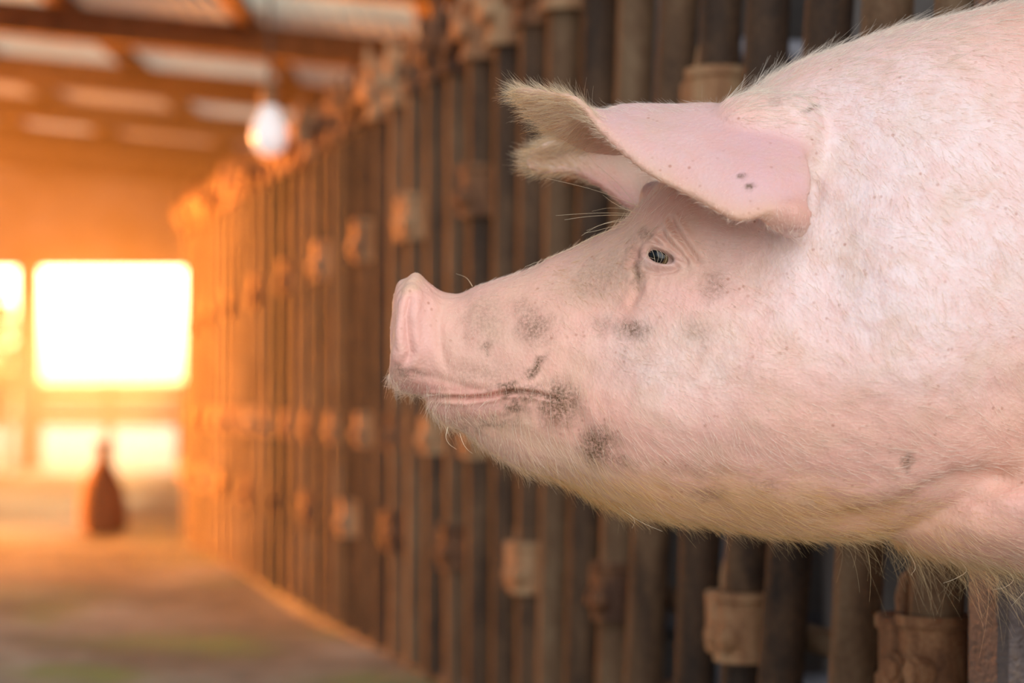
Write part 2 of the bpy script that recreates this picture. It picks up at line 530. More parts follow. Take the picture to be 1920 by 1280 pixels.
def build_pig_mesh():
    m = MB()
    m.add(*loft_body(ST, 190))
    # front face of the nose disc, softly domed, with the nostril side rim
    for (px, py, d, rx, ry, rz) in [
        (757, 612, 0, .011, .042, .040),          # disc bulge
        (1222, 366, -.004, .011, .012, .011),     # tuft bump in the far ear's mouth
        (1475, 290, .085, .035, .030, .050),      # ear root, back
        (1420, 300, .075, .055, .040, .055),      # ear root
        (1420, 300, -.075, .055, .040, .055),
        (1872, 912, .058, .045, .034, .030),      # fills the fold between jowl and chest
        (1930, 912, .058, .050, .034, .034),
    ]:
        c = P(px, py, YM - d)
        bm = bmesh.new()
        bmesh.ops.create_uvsphere(bm, u_segments=32, v_segments=20, radius=1.0)
        bm.verts.index_update()
        m.add([(c[0] + x.co.x * rx, c[1] + x.co.y * ry, c[2] + x.co.z * rz) for x in bm.verts], [tuple(x.index for x in q.verts) for q in bm.faces])
        bm.free()
    # chest fold behind the jowl
    CH = [(1615, 960, 1660, 1006, .030, .030, 2.0), (1690, 925, 1712, 1034, .062, .060, 2.0), (1770, 880, 1785, 1049, .092, .088, 2.0),
          (1860, 810, 1868, 1062, .112, .106, 2.0), (1960, 760, 1960, 1078, .122, .118, 2.0), (2100, 760, 2100, 1120, .132, .130, 2.0), (2250, 760, 2250, 1160, .16, .15, 2.0)]
    m.add(*loft_body(CH, 50, 48))
    v, f, A1, N1 = sheet(EAR_NEAR, 70, 44, 0.0085); m.add(v, f)
    v, f, A2, N2 = sheet(EAR_FAR, 50, 30, 0.0085); m.add(v, f)
    # turned-out lobe at the back of the near ear
    LOBE = [[(1425, 405, .143), (1450, 392, .148), (1478, 381, .148), (1502, 382, .138)],
            [(1440, 418, .140), (1462, 408, .147), (1490, 398, .150), (1514, 398, .141)],
            [(1456, 428, .135), (1474, 424, .143), (1496, 417, .147), (1515, 412, .140)],
            [(1470, 436, .130), (1483, 437, .137), (1499, 433, .141), (1512, 424, .137)],
            [(1482, 439, .128), (1490, 441, .132), (1499, 440, .134), (1506, 434, .132)]]
    v, f, A3, N3 = sheet(LOBE, 20, 20, 0.010, 0.8); m.add(v, f)
    # legs, standing on the stall floor
    for px, side in ((2480, 1), (2540, -1)):
        b = mid(px, 1000); y = float(ymid(b[0])) + side * 0.13
        m.add(*leg([(b[0], y, b[2] + .05, .11), (b[0] - .01, y, b[2] - .10, .095), (b[0] - .02, y, .26, .058), (b[0], y, .13, .046), (b[0] - .01, y, .05, .050), (b[0] - .03, y, .005, .052)]))
    for px, side in ((3050, 1), (3110, -1)):
        b = mid(px, 900); y = float(ymid(b[0])) + side * 0.13
        m.add(*leg([(b[0], y, b[2] + .05, .15), (b[0] - .08, y, .42, .11), (b[0] + .06, y, .27, .052), (b[0] + .03, y, .13, .044), (b[0] + .01, y, .05, .048), (b[0] - .01, y, .005, .052)]))
    tail = mid(3310, 260); ty = float(ymid(tail[0]))
    m.add(*leg([(tail[0] - .05, ty, tail[2], .025), (tail[0] + .03, ty, tail[2] - .03, .018), (tail[0] + .06, ty + .03, tail[2] - .08, .014), (tail[0] + .04, ty + .02, tail[2] - .13, .010)]))
    tmp = link('tmp_pig', m.mesh('tmp_pig'))
    md = tmp.modifiers.new('r', 'REMESH'); md.mode = 'VOXEL'; md.voxel_size = 0.0030
    ms = tmp.modifiers.new('s', 'SMOOTH'); ms.factor = 0.5; ms.iterations = 6
    dg = bpy.context.evaluated_depsgraph_get()
    me = bpy.data.meshes.new_from_object(tmp.evaluated_get(dg))
    bpy.data.objects.remove(tmp)
    ears = (np.concatenate([A1.reshape(-1, 3), A2.reshape(-1, 3), A3.reshape(-1, 3)]),
            np.concatenate([N1.reshape(-1, 3), N2.reshape(-1, 3), N3.reshape(-1, 3)]),
            np.concatenate([np.zeros(len(A1) * A1.shape[1]), np.ones(A2.shape[0] * A2.shape[1]), np.full(A3.shape[0] * A3.shape[1], 2.0)]),
            np.concatenate([np.tile(np.linspace(0, 1, A1.shape[1]), A1.shape[0]), np.zeros(A2.shape[0] * A2.shape[1] + A3.shape[0] * A3.shape[1])]))
    return me, ears

def get_co(me):
    co = np.empty(len(me.vertices) * 3, np.float32); me.vertices.foreach_get('co', co)
    return co.reshape(-1, 3).astype(float)

def get_no(me):
    no = np.empty(len(me.vertices) * 3, np.float32); me.vertex_normals.foreach_get('vector', no)
    return no.reshape(-1, 3).astype(float)

def side_px(co):
    """photograph coordinates of a point, the far flank mirrored onto the near one"""
    c = co.copy()
    ym = ymid(c[:, 0])
    c[:, 1] = ym - np.abs(c[:, 1] - ym)
    return project(c)

def refine(me, centres):
    """split the faces near the eyes and the mouth once or twice"""
    for rad in (1.0, 0.6):
        co = get_co(me); pp = side_px(co)
        m = np.zeros(len(co), bool)
        for x, y, rx, ry in centres:
            m |= ((pp[:, 0] - x) / (rx * rad)) ** 2 + ((pp[:, 1] - y) / (ry * rad)) ** 2 < 1
        m &= co[:, 0] < 0.4
        bm = bmesh.new(); bm.from_mesh(me); bm.verts.ensure_lookup_table()
        sel = set(np.nonzero(m)[0].tolist())
        ed = [e for e in bm.edges if e.verts[0].index in sel and e.verts[1].index in sel]
        bmesh.ops.subdivide_edges(bm, edges=ed, cuts=1, use_grid_fill=True, smooth=0.6)
        bm.to_mesh(me); bm.free()

def seg_dist(p, poly):
    """distance of points p to a polyline and how far along it (0..1)"""
    poly = np.array(poly, float)
    best = np.full(len(p), 1e9); al = np.zeros(len(p)); sg = np.zeros(len(p))
    L = np.r_[0, np.cumsum(np.linalg.norm(np.diff(poly, axis=0), axis=1))]
    for i in range(len(poly) - 1):
        a, b = poly[i], poly[i + 1]
        ab = b - a
        t = np.clip(((p - a) @ ab) / (ab @ ab), 0, 1)
        dv = p - (a + t[:, None] * ab)
        d = np.linalg.norm(dv, axis=1)
        k = d < best
        best[k] = d[k]; al[k] = (L[i] + t[k] * (L[i + 1] - L[i])) / L[-1]
        sg[k] = np.sign(ab[0] * dv[k, 1] - ab[1] * dv[k, 0])
    return best, al, sg

# creases: polyline in photograph pixels, depth (mm), half width (px), ridge beside it (mm)
CREASES = [
    ([(1249, 398), (1258, 412), (1266, 428), (1281, 452), (1297, 477), (1316, 494)], 3.2, 5.5, 1.6),
    ([(1238, 432), (1247, 446), (1257, 459), (1275, 474), (1294, 498)], 2.8, 5, 1.4),
    ([(1222, 455), (1236, 459), (1253, 470), (1268, 481), (1284, 492)], 2.2, 3.5, 1.0),
    ([(1198, 497), (1212, 506), (1236, 512), (1262, 507), (1281, 494)], 1.8, 4, 1.2),
    ([(1212, 452), (1196, 470), (1186, 496), (1192, 512), (1196, 540), (1186, 566), (1178, 590)], 1.8, 6, 0.8),
    ([(1206, 500), (1206, 530), (1200, 560)], 1.0, 5, 0.4),
    ([(786, 743), (837, 745), (879, 746), (920, 742), (947, 735), (978, 734), (1009, 738), (1040, 748), (1062, 762)], 4.2, 3.6, 1.2),
    ([(846, 790), (900, 792), (948, 782), (975, 765)], 1.3, 9, 0.0),
    ([(768, 560), (762, 590), (764, 625), (769, 660), (758, 692)], 3.2, 7, 1.6),
    ([(835, 560), (822, 600), (826, 650), (840, 700)], 1.2, 7, 0.6),
    ([(880, 560), (868, 605), (868, 655)], 0.9, 6, 0.4),
    ([(800, 540), (830, 552), (872, 556)], 0.8, 6, 0.2),
    ([(770, 700), (830, 712), (890, 728), (930, 736)], 0.9, 6, 0.3),
    ([(1520, 976), (1580, 978), (1640, 970), (1692, 950), (1751, 917), (1790, 902), (1849, 896), (1940, 905), (2060, 930)], 6.5, 18, 1.5),
    ([(1530, 330), (1532, 370), (1522, 410)], 1.6, 9, 0.6),
    ([(1350, 520), (1420, 560), (1450, 640)], 0.8, 30, 0.0),
    ([(1060, 745), (1085, 790), (1090, 850)], 1.6, 22, 0.0),
]

EYE = (1239, 482)
def eye_uv(p):
    a = math.radians(17)
    dx, dy = p[:, 0] - EYE[0], p[:, 1] - EYE[1]
    u = (dx * math.cos(a) + dy * math.sin(a)) / 25.0
    v = (-dx * math.sin(a) + dy * math.cos(a)) / 11.5
    return u, v

def vnoise(p, s, seed=0):
    """cheap smooth noise from a few sines"""
    r = np.random.default_rng(seed)
    out = np.zeros(len(p))
    for k in range(10):
        d = r.normal(size=3); d /= np.linalg.norm(d)
        out += np.sin((p @ d) * s * (0.6 + 0.9 * r.random()) + r.random() * 6.28)
    return out / 10 ** 0.5

def sculpt(me, near_ear):
    co, no = get_co(me), get_no(me)
    pp = side_px(co)
    side = np.abs(co[:, 1] - ymid(co[:, 0]))
    facing = smooth01((np.abs(no[:, 1]) - 0.15) / 0.3)
    head = (co[:, 0] < 0.75) & ~near_ear
    d = np.zeros(len(co))
    for poly, dep, w, ridge in CREASES:
        if dep > 4.5 and w < 10:        # the lips part all the way round
            fw = np.ones(len(co))
        else:
            fw = facing
        dist, al, sg = seg_dist(pp, poly)
        ends = smooth01(np.minimum(al, 1 - al) / 0.16)
        if poly[0][0] < 800: ends = smooth01((1 - al) / 0.2)
        d += fw * ends * (-dep * np.exp(-(dist / w) ** 2) + ridge * np.exp(-((dist - 2.4 * w) / (1.2 * w)) ** 2)) * 1e-3
    u, v = eye_uv(pp)
    r = np.sqrt(u * u + np.abs(v) ** 2.0)
    d += -0.0085 * (1 - smooth01((r - 0.82) / 0.3)) * facing
    d += 0.0022 * np.exp(-((r - 1.45) / 0.35) ** 2) * facing
    # lower lip and muzzle swellings, temple hollow
    for x, y, rx, ry, h in [(850, 768, 60, 18, 1.8), (860, 722, 80, 16, 1.6), (1000, 640, 60, 60, 1.5), (1120, 560, 50, 60, -3.0), (1330, 470, 60, 50, -2.5),
                            (1290, 600, 90, 60, 3.0), (1420, 480, 50, 60, -4), (1560, 480, 60, 140, -3.5), (1700, 450, 90, 220, 4.0), (1880, 640, 60, 160, -4), (1240, 780, 110, 80, 4), (1240, 448, 60, 24, 4.0), (1150, 640, 40, 60, -1.5), (1190, 540, 22, 40, -2.0)]:
        d += h * 1e-3 * np.exp(-((pp[:, 0] - x) / rx) ** 2 - ((pp[:, 1] - y) / ry) ** 2) * facing
    d += 0.0007 * vnoise(co, 90, 1) + 0.00035 * vnoise(co, 260, 2) + 0.00018 * vnoise(co * np.array([1, 1, 0.5]), 700, 3)
    for sy in (-1, 1):                                   # nostrils in the front of the disc
        q = ((co[:, 1] - YM - sy * .019) / .0085) ** 2 + ((co[:, 2] - P(752, 612, YM)[2]) / .011) ** 2
        d += -0.010 * np.exp(-q ** 1.5) * smooth01((-no[:, 0] - .3) / .4) * (co[:, 0] < P(790, 612, YM)[0])
    d *= np.where(head, 1.0, 0.25)
    d[~head & near_ear] = 0.0003 * vnoise(co[~head & near_ear], 200, 4)
    co = co + no * d[:, None]
    me.vertices.foreach_set('co', co.astype(np.float32).ravel())
    me.update()

def blob(pp, x, y, rx, ry, ang=0.0, soft=0.5):
    a = math.radians(ang)
    dx, dy = pp[:, 0] - x, pp[:, 1] - y
    u = (dx * math.cos(a) + dy * math.sin(a)) / rx
    v = (-dx * math.sin(a) + dy * math.cos(a)) / ry
    r = np.sqrt(u * u + v * v)
    return 1 - smooth01((r - (1 - soft)) / (2 * soft))

def paint(co, no, ear_id, ear_out, ear_v):
    """pigment of the skin and the dirt lying on it"""
    pp = side_px(co)
    n = len(co)
    c = np.tile(np.array([0.80, 0.45, 0.35]), (n, 1))
    def lay(mask, rgb):
        nonlocal c
        c = c + (np.array(rgb) - c) * mask[:, None]
    wob = pp + 10 * np.stack([vnoise(co, 160, 11), vnoise(co, 160, 12)], 1)
    wob2 = pp + 5 * np.stack([vnoise(co, 420, 13), vnoise(co, 420, 14)], 1)
    lay(0.9 * blob(wob, 1700, 400, 330, 330, 0, .5), (0.80, 0.655, 0.645))       # pale neck
    lay(0.7 * blob(wob, 1300, 690, 170, 110, 20, .6), (0.83, 0.655, 0.60))      # pale cheek
    lay(0.7 * blob(wob, 1480, 850, 280, 120, 0, .6), (0.77, 0.44, 0.36))       # pinker jowl
    lay(0.75 * blob(wob, 1820, 990, 240, 90, 10, .5), (0.82, 0.47, 0.40))       # chest fold
    lay(0.75 * blob(wob, 1350, 960, 440, 60, 5, .6), (0.72, 0.43, 0.20))        # tan chin line
    lay(0.5 * blob(wob, 1020, 850, 170, 40, 28, .6), (0.66, 0.47, 0.32))
    lay(0.65 * blob(wob, 1140, 500, 110, 70, -28, .6), (0.53, 0.38, 0.28))      # dusty brow and bridge
    lay(0.45 * blob(wob, 1330, 470, 130, 70, 10, .6), (0.66, 0.42, 0.33))
    lay(0.6 * blob(wob, 910, 640, 120, 95, 0, .6), (0.66, 0.42, 0.32))
    lay(0.6 * blob(wob2, 775, 640, 40, 120, 0, .5), (0.76, 0.43, 0.38))         # pink nose disc
    lay(0.6 * blob(wob2, 775, 525, 30, 18, -40, .5), (0.72, 0.48, 0.30))
    lay(0.7 * blob(wob2, 850, 735, 110, 14, 6, .5), (0.66, 0.30, 0.245))        # lips
    lay(0.7 * blob(wob2, 870, 768, 95, 17, -2, .5), (0.70, 0.36, 0.31))
    lay(0.6 * blob(wob2, 1180, 570, 15, 42, 12, .7), (0.64, 0.28, 0.19))        # tear stain
    lay(0.6 * blob(wob2, 1193, 485, 12, 22, 20, .6), (0.62, 0.26, 0.19))
    lay(0.7 * blob(pp, 1240, 492, 45, 20, 8, .4), (0.70, 0.47, 0.43))          # eyelids
    lay(0.5 * blob(wob2, 1290, 560, 60, 45, 0, .6), (0.78, 0.44, 0.38))
    lay(0.35 * blob(wob, 1405, 690, 30, 60, 0, .5), (0.72, 0.36, 0.29))
    u, v = eye_uv(pp)
    r = np.sqrt(u * u + v * v)
    lay(0.85 * np.exp(-((r - 1.0) / 0.15) ** 2) * (ear_id < 0) * smooth01(0.6 - v), (0.07, 0.04, 0.03))   # dark lid rims
    # dirt
    d = np.zeros(n)
    for x, y, rx, ry, a, s in [(1003, 612, 30, 26, 0, .85), (985, 580, 26, 14, 30, .45), (905, 600, 36, 42, 0, .40), (916, 650, 10, 11, 0, .9), (1004, 688, 22, 8, -45, 1.3),
                               (1048, 755, 32, 34, 0, 1.2), (950, 728, 26, 9, 5, 1.2), (1000, 738, 45, 14, 6, .8), (966, 766, 18, 9, 10, .95), (920, 796, 40, 8, -8, .8), (1122, 835, 30, 30, 40, 1.2),
                               (1165, 862, 26, 14, 25, .7), (1185, 617, 28, 16, 10, 1.0), (1130, 610, 26, 16, 0, .5), (1340, 535, 20, 26, 20, .6), (1196, 515, 8, 22, 0, .8),
                               (1185, 470, 10, 22, 20, .55), (1120, 520, 60, 26, -28, .40), (1210, 440, 12, 12, 0, .7), (1300, 880, 70, 14, 5, .35), (1330, 925, 26, 10, 0, .6), (1435, 912, 26, 12, 0, .4),
                               (1518, 204, 11, 4, -20, 1.2), (1455, 192, 22, 5, 10, .4), (765, 700, 26, 12, 20, .7), (900, 700, 60, 22, 0, .35), (1180, 690, 60, 40, 20, .2),
                               (1310, 620, 30, 24, 0, .35), (1700, 868, 9, 16, 20, .8)]:
        d = np.maximum(d, 0.9 * s * blob(wob2, x, y, rx * 1.1, ry * 1.1, a, .75))
    ear = ear_id >= 0
    d[ear] = 0
    for x, y, rx, ry, s in [(1391, 330, 8, 5, 1.2), (1406, 349, 9, 6, 1.2)]:
        d = np.maximum(d, np.where(ear_id == 0, s * blob(pp, x, y, rx, ry, 0, .5), 0))
    # ears
    e = ear & (ear_out > 0)
    c[e] = np.array([0.70, 0.44, 0.41])
    k = e & (ear_id == 0)
    m = blob(pp, 1440, 290, 80, 110, -30, .6)
    c[k] += (np.array([0.66, 0.38, 0.39]) - c[k]) * (0.7 * m[k])[:, None]
    rim = smooth01((ear_v - 0.90) / 0.08) * k
    c += (np.array([0.68, 0.40, 0.26]) - c) * (0.85 * rim)[:, None]                # sunburnt rolled rim
    inn = ear & (ear_out <= 0)
    c[inn] = np.array([0.70, 0.45, 0.32])
    c[ear_id == 2] = np.array([0.66, 0.36, 0.29])
    fe = ear_id == 1
    c[fe] = np.array([0.60, 0.43, 0.33])
    m = blob(pp, 1150, 340, 70, 60, 40, .5)
    c[fe] += (np.array([0.55, 0.28, 0.26]) - c[fe]) * (0.8 * m[fe])[:, None]
    return np.clip(c, 0, 1), np.clip(d, 0, 1.3)

def skin_material():
    m = NT('pig_skin')
    at = m.n('ShaderNodeAttribute', attribute_name='skin').outputs['Color']
    dt = m.n('ShaderNodeAttribute', attribute_name='dirt').outputs['Fac']
    ob = m.coord('Object')
    blot = m.noise(55, 5, 0.65, ob, 0.5)
    c = m.mix(m.math('MULTIPLY', m.ramp(blot, [(0.42, (0, 0, 0)), (0.66, (1, 1, 1))]), 0.36), at, (0.72, 0.36, 0.29))
    blot2 = m.noise(22, 5, 0.65, ob, 0.3)
    c = m.mix(m.math('MULTIPLY', m.ramp(blot2, [(0.48, (0, 0, 0)), (0.68, (1, 1, 1))]), 0.36), c, (0.62, 0.42, 0.28))
    vor = m.n('ShaderNodeTexVoronoi'); vor.inputs['Scale'].default_value = 130
    m.l(ob, vor.inputs['Vector'])
    spot = m.ramp(vor.outputs['Distance'], [(0.10, (1, 1, 1)), (0.24, (0, 0, 0))])
    gate = m.ramp(m.noise(34, 3, 0.6, ob), [(0.50, (0, 0, 0)), (0.64, (1, 1, 1))])
    c = m.mix(m.math('MULTIPLY', m.math('MULTIPLY', spot, gate), 0.55), c, (0.38, 0.13, 0.07))
    fine = m.noise(420, 5, 0.7, ob)
    f = m.math('MULTIPLY', dt, m.ramp(fine, [(0.36, (0.25, 0.25, 0.25)), (0.62, (1, 1, 1))]), True)
    c = m.mix(m.math('MULTIPLY', f, 0.95, True), c, (0.12, 0.062, 0.024))
    m.l(c, m.b.inputs['Base Color'])
    m.set(Roughness=0.52, Subsurface_Weight=0.22, Subsurface_Scale=0.006)
    m.b.inputs['Subsurface Radius'].default_value = (1.0, 0.42, 0.28)
    m.b.inputs['Specular IOR Level'].default_value = 0.35
    v2 = m.n('ShaderNodeTexVoronoi'); v2.inputs['Scale'].default_value = 330
    m.l(ob, v2.inputs['Vector'])
    h = m.math('ADD', m.math('MULTIPLY', v2.outputs['Distance'], 0.5), m.noise(160, 4, 0.6, ob))
    m.bump(h, 0.28, 0.0022)
    return m.m

def hair_material(name='pig_bristle'):
    m = NT(name)
    at = m.n('ShaderNodeAttribute', attribute_name='tint').outputs['Color']
    m.l(at, m.b.inputs['Base Color'])
    m.set(Roughness=0.45)
    m.b.inputs['Specular IOR Level'].default_value = 0.4
    tr = m.n('ShaderNodeBsdfTranslucent'); m.l(at, tr.inputs[0])
    mx = m.n('ShaderNodeMixShader'); mx.inputs[0].default_value = 0.35
    m.l(m.b.outputs[0], mx.inputs[1]); m.l(tr.outputs[0], mx.inputs[2])
    m.l(mx.outputs[0], m.out.inputs[0])
    return m.m

M_SKIN = skin_material()
M_HAIR = hair_material()

def make_hair(name, roots, dirs, length, bend, rad, tint, parent, npt=5):
    """one Curves object: straight to bend over along 'bend'"""
    n = len(roots)
    hc = bpy.data.hair_curves.new(name)
    hc.add_curves([npt] * n)
    k = np.linspace(0, 1, npt)[None, :, None]
    L = length[:, None, None]
    pts = roots[:, None, :] + L * (k * dirs[:, None, :] + k ** 2 * bend[:, None, :])
    hc.attributes['position'].data.foreach_set('vector', pts.astype(np.float32).ravel())
    if 'radius' not in hc.attributes:
        hc.attributes.new('radius', 'FLOAT', 'POINT')
    rr = rad[:, None] * np.linspace(1.0, 0.25, npt)[None, :]
    hc.attributes['radius'].data.foreach_set('value', rr.astype(np.float32).ravel())
    a = hc.attributes.new('tint', 'FLOAT_COLOR', 'CURVE')
    a.data.foreach_set('color', np.concatenate([tint, np.ones((n, 1))], 1).astype(np.float32).ravel())
    hc.materials.append(M_HAIR)
    o = link(name, hc, None, parent)
    o['kind'] = 'stuff'
    return o

FLOW = np.array([   # photograph x, y, hair direction
    (760, 600, .3, .95), (780, 660, .2, .98), (745, 700, -.5, .85), (800, 560, .8, .3), (900, 545, .95, -.25), (900, 620, .45, .9), (850, 710, .25, .97), (820, 780, -.1, 1),
    (950, 690, .3, .95), (950, 760, .1, 1), (1000, 520, .95, -.2), (1000, 600, .4, .9), (900, 820, .2, 1), (1050, 860, .3, .95), (1080, 700, .5, .85), (1080, 780, .35, .93),
    (1100, 470, .9, -.3), (1130, 520, .6, .75), (1150, 600, .5, .85), (1120, 830, .6, .8), (1180, 430, .85, -.4), (1200, 720, .75, .65), (1250, 640, .7, .7), (1250, 560, .6, .75), (1350, 560, .85, .5),
    (1300, 480, .85, .35), (1350, 440, .95, .2), (1350, 700, .9, .45), (1250, 850, .88, .45), (1150, 920, .8, .55), (1300, 960, .97, .2), (1450, 700, .97, .15), (1450, 900, 1, .08), (1600, 800, 1, 0),
    (1600, 960, .98, -.08), (1700, 930, .95, -.25), (1700, 600, .8, .6), (1700, 400, .5, .85), (1600, 300, .55, .8), (1580, 450, .15, .95), (1600, 150, .95, .2), (1800, 80, .97, .12), (1800, 180, .97, .22), (1850, 300, .8, .5), (1850, 700, .9, .4),
    (1850, 1000, 1, .1), (1700, 1020, .95, .3), (1400, 170, .85, -.5), (1480, 130, .95, -.25), (1450, 200, .9, .1), (1450, 480, .5, .85), (2200, 500, .95, .3), (2600, 500, .95, .3), (3200, 500, .7, .7)], float)

def flow(pp, ear_id):
    d2 = (pp[:, None, 0] - FLOW[None, :, 0]) ** 2 + (pp[:, None, 1] - FLOW[None, :, 1]) ** 2
    w = 1 / (d2 + 900) ** 1.6
    v = (w[:, :, None] * FLOW[None, :, 2:]).sum(1)
    v /= np.linalg.norm(v, axis=1, keepdims=True) + 1e-9
    e = ear_id >= 0
    v[e] = np.array([-0.95, -0.1])
    k = (ear_id == 0) & (pp[:, 0] > 1340)
    v[k] = np.array([-0.6, 0.5])
    v[ear_id == 2] = np.array([0.2, 0.9])
    return v

def make_pig():
    me, (EA, EN, EI, EV) = build_pig_mesh()
    refine(me, [(1250, 465, 100, 90), (900, 745, 180, 60), (770, 620, 70, 140)])
    co, no = get_co(me), get_no(me)
    kd = kdtree.KDTree(len(EA))
    for i, p in enumerate(EA): kd.insert(p, i)
    kd.balance()
    def ear_tags(co, no):
        eid = np.full(len(co), -1.0); eo = np.zeros(len(co)); ev = np.zeros(len(co))
        box = (co[:, 0] < P(1530, 300, YM - .15)[0] + .02) & (co[:, 2] > P(1300, 460, YM)[2])
        for i in np.nonzero(box)[0]:
            q, j, dist = kd.find(co[i])
            if dist < 0.0072:
                eid[i] = EI[j]; eo[i] = EN[j] @ no[i]; ev[i] = EV[j]
        return eid, eo, ev
    # which way the near ear's sheet normal points: outwards is towards the camera at its middle
    eid, eo, ev = ear_tags(co, no)
    mid_n = EN[44 * 20 + 22]
    sgn = 1.0 if mid_n[1] < 0 else -1.0
    sculpt(me, eid >= 0)
    co, no = get_co(me), get_no(me)
    c, d = paint(co, no, eid, eo * sgn, ev)
    ed = np.empty(len(me.edges) * 2, np.int32); me.edges.foreach_get('vertices', ed); ed = ed.reshape(-1, 2)
    cnt = np.bincount(ed.ravel(), minlength=len(co)).astype(float)[:, None] + 1
    for it in range(12):                                        # soften the pigment borders
        acc = c.copy()
        for q in range(3):
            acc[:, q] += np.bincount(ed[:, 0], c[ed[:, 1], q], len(co)) + np.bincount(ed[:, 1], c[ed[:, 0], q], len(co))
        c = acc / cnt
    a = me.color_attributes.new('skin', 'FLOAT_COLOR', 'POINT')
    a.data.foreach_set('color', np.concatenate([c, np.ones((len(c), 1))], 1).astype(np.float32).ravel())
    a = me.attributes.new('dirt', 'FLOAT', 'POINT')
    a.data.foreach_set('value', d.astype(np.float32))
    me.shade_smooth()
    me.materials.clear(); me.materials.append(M_SKIN)
    pig = bpy.data.objects.new('pig', me); col.objects.link(pig)

    # ---- bristles: roots scattered over the skin
    me.calc_loop_triangles()
    nt = len(me.loop_triangles)
    tri = np.empty(nt * 3, np.int32); me.loop_triangles.foreach_get('vertices', tri); tri = tri.reshape(-1, 3)
    ta, tb, tc = co[tri[:, 0]], co[tri[:, 1]], co[tri[:, 2]]
    area = np.linalg.norm(np.cross(tb - ta, tc - ta), axis=1) / 2
    cen = (ta + tb + tc) / 3
    cp = side_px(cen)
    far = cen[:, 1] > ymid(cen[:, 0]) + 0.03
    dens = np.full(nt, 11.0)                                    # hairs per square centimetre
    dens[cp[:, 0] > 1960] = 2.0
    dens[far] *= 0.35
    dens[(cp[:, 0] < 830) & (cp[:, 1] < 690)] = 4.0
    te = eid[tri[:, 0]]
    dens[te >= 0] = np.where(far[te >= 0], 20, 14)
    prob = area * dens * 1e4
    N = int(prob.sum())
    idx = rng.choice(nt, N, p=prob / prob.sum())
    r1, r2 = np.sqrt(rng.random(N)), rng.random(N)
    w = np.stack([1 - r1, r1 * (1 - r2), r1 * r2], 1)
    rc = (w[:, 0, None] * ta[idx] + w[:, 1, None] * tb[idx] + w[:, 2, None] * tc[idx])
    rn = no[tri[idx]].mean(1); rn /= np.linalg.norm(rn, axis=1, keepdims=True)
    re, ro = eid[tri[idx, 0]], (eo * sgn)[tri[idx, 0]]
    pp = side_px(rc)
    fl = np.concatenate([flow(pp[i:i + 20000], re[i:i + 20000]) for i in range(0, N, 20000)])
    ang = rng.normal(0, 0.20, N) + 0.35 * vnoise(rc, 120, 21)
    fx = fl[:, 0] * np.cos(ang) - fl[:, 1] * np.sin(ang)
    fy = fl[:, 0] * np.sin(ang) + fl[:, 1] * np.cos(ang)
    t = np.stack([fx, np.zeros(N), -fy], 1)
    t -= rn * (t * rn).sum(1, keepdims=True)
    t /= np.linalg.norm(t, axis=1, keepdims=True) + 1e-9
    lift = np.clip(rng.normal(0.26, 0.10, N), 0.06, 0.7)
    ln = np.full(N, 0.0105)
    ln += 0.004 * blob(pp, 1000, 850, 220, 90, 25, .5) + 0.004 * blob(pp, 1400, 980, 460, 60, 3, .5)
    ln *= 1 - 0.45 * blob(pp, 900, 620, 150, 100, 0, .5)
    ln *= 1 - 0.4 * blob(pp, 1240, 490, 60, 45, 0, .5)
    ln[(pp[:, 0] < 830) & (pp[:, 1] < 690)] = 0.003
    ears = re >= 0
    tipness = smooth01((1180 - pp[:, 0]) / 130)
    ln[ears] = (0.006 + 0.008 * tipness)[ears]
    oute = ears & (re == 0) & (ro > 0) & (pp[:, 0] > 1170)
    ln[oute] = 0.0045
    lift[ears] = 0.22 + 0.25 * tipness[ears]
    ln *= rng.uniform(0.6, 1.35, N)
    under = smooth01((-rn[:, 2] - 0.15) / 0.5)
    ln *= 1 + 0.25 * under * (pp[:, 0] > 950)
    rad = rng.uniform(0.00006, 0.00012, N) * np.where(rng.random(N) < .3, 1.7, 1.0)
    white, tan_, gold = np.array([0.93, 0.79, 0.68]), np.array([0.82, 0.56, 0.28]), np.array([0.74, 0.47, 0.17])
    tn = 0.30 * blob(pp, 1000, 800, 200, 130, 15, .5) + 0.9 * blob(pp, 1380, 975, 520, 95, 4, .5) + 0.5 * blob(pp, 1120, 500, 130, 80, -25, .5)
    tn = np.clip(tn + rng.normal(0, .12, N) + 0.8 * ears * tipness, 0, 1)[:, None]
    tint = white * (1 - tn) + np.where(rng.random(N)[:, None] < .5, tan_, gold) * tn
    dd = d[tri[idx, 0]]
    tint = tint * (1 - (np.clip(dd, 0, 1) * (rng.random(N) < .75))[:, None] * np.array([.55, .66, .76]))
    nearhead = pp[:, 0] < 2000
    dirs = t * np.cos(lift)[:, None] + rn * np.sin(lift)[:, None]
    bend = -rn * (0.22 * rng.random(N))[:, None] + rng.normal(0, .10, (N, 3)) + np.array([0, 0, -0.06])
    o = make_hair('bristle_coat', rc - rn * 0.0006, dirs, ln, bend, rad, tint, pig)

    def pick(mask_fn, n, lnr, lift_mu, tint_c, name, radr=(.00008, .00014), fdir=None, spread=.25, bendv=(0, 0, -.15), jit=.18):
        w8 = area * mask_fn(cp, cen, te)
        ii = rng.choice(nt, n, p=w8 / w8.sum())
        r1, r2 = np.sqrt(rng.random(n)), rng.random(n)
        ww = np.stack([1 - r1, r1 * (1 - r2), r1 * r2], 1)
        rc = ww[:, 0, None] * ta[ii] + ww[:, 1, None] * tb[ii] + ww[:, 2, None] * tc[ii]
        nn = no[tri[ii]].mean(1); nn /= np.linalg.norm(nn, axis=1, keepdims=True)
        q = side_px(rc)
        fv = flow(q, eid[tri[ii, 0]]) if fdir is None else np.tile(np.array(fdir, float), (n, 1))
        aa = rng.normal(0, spread, n)
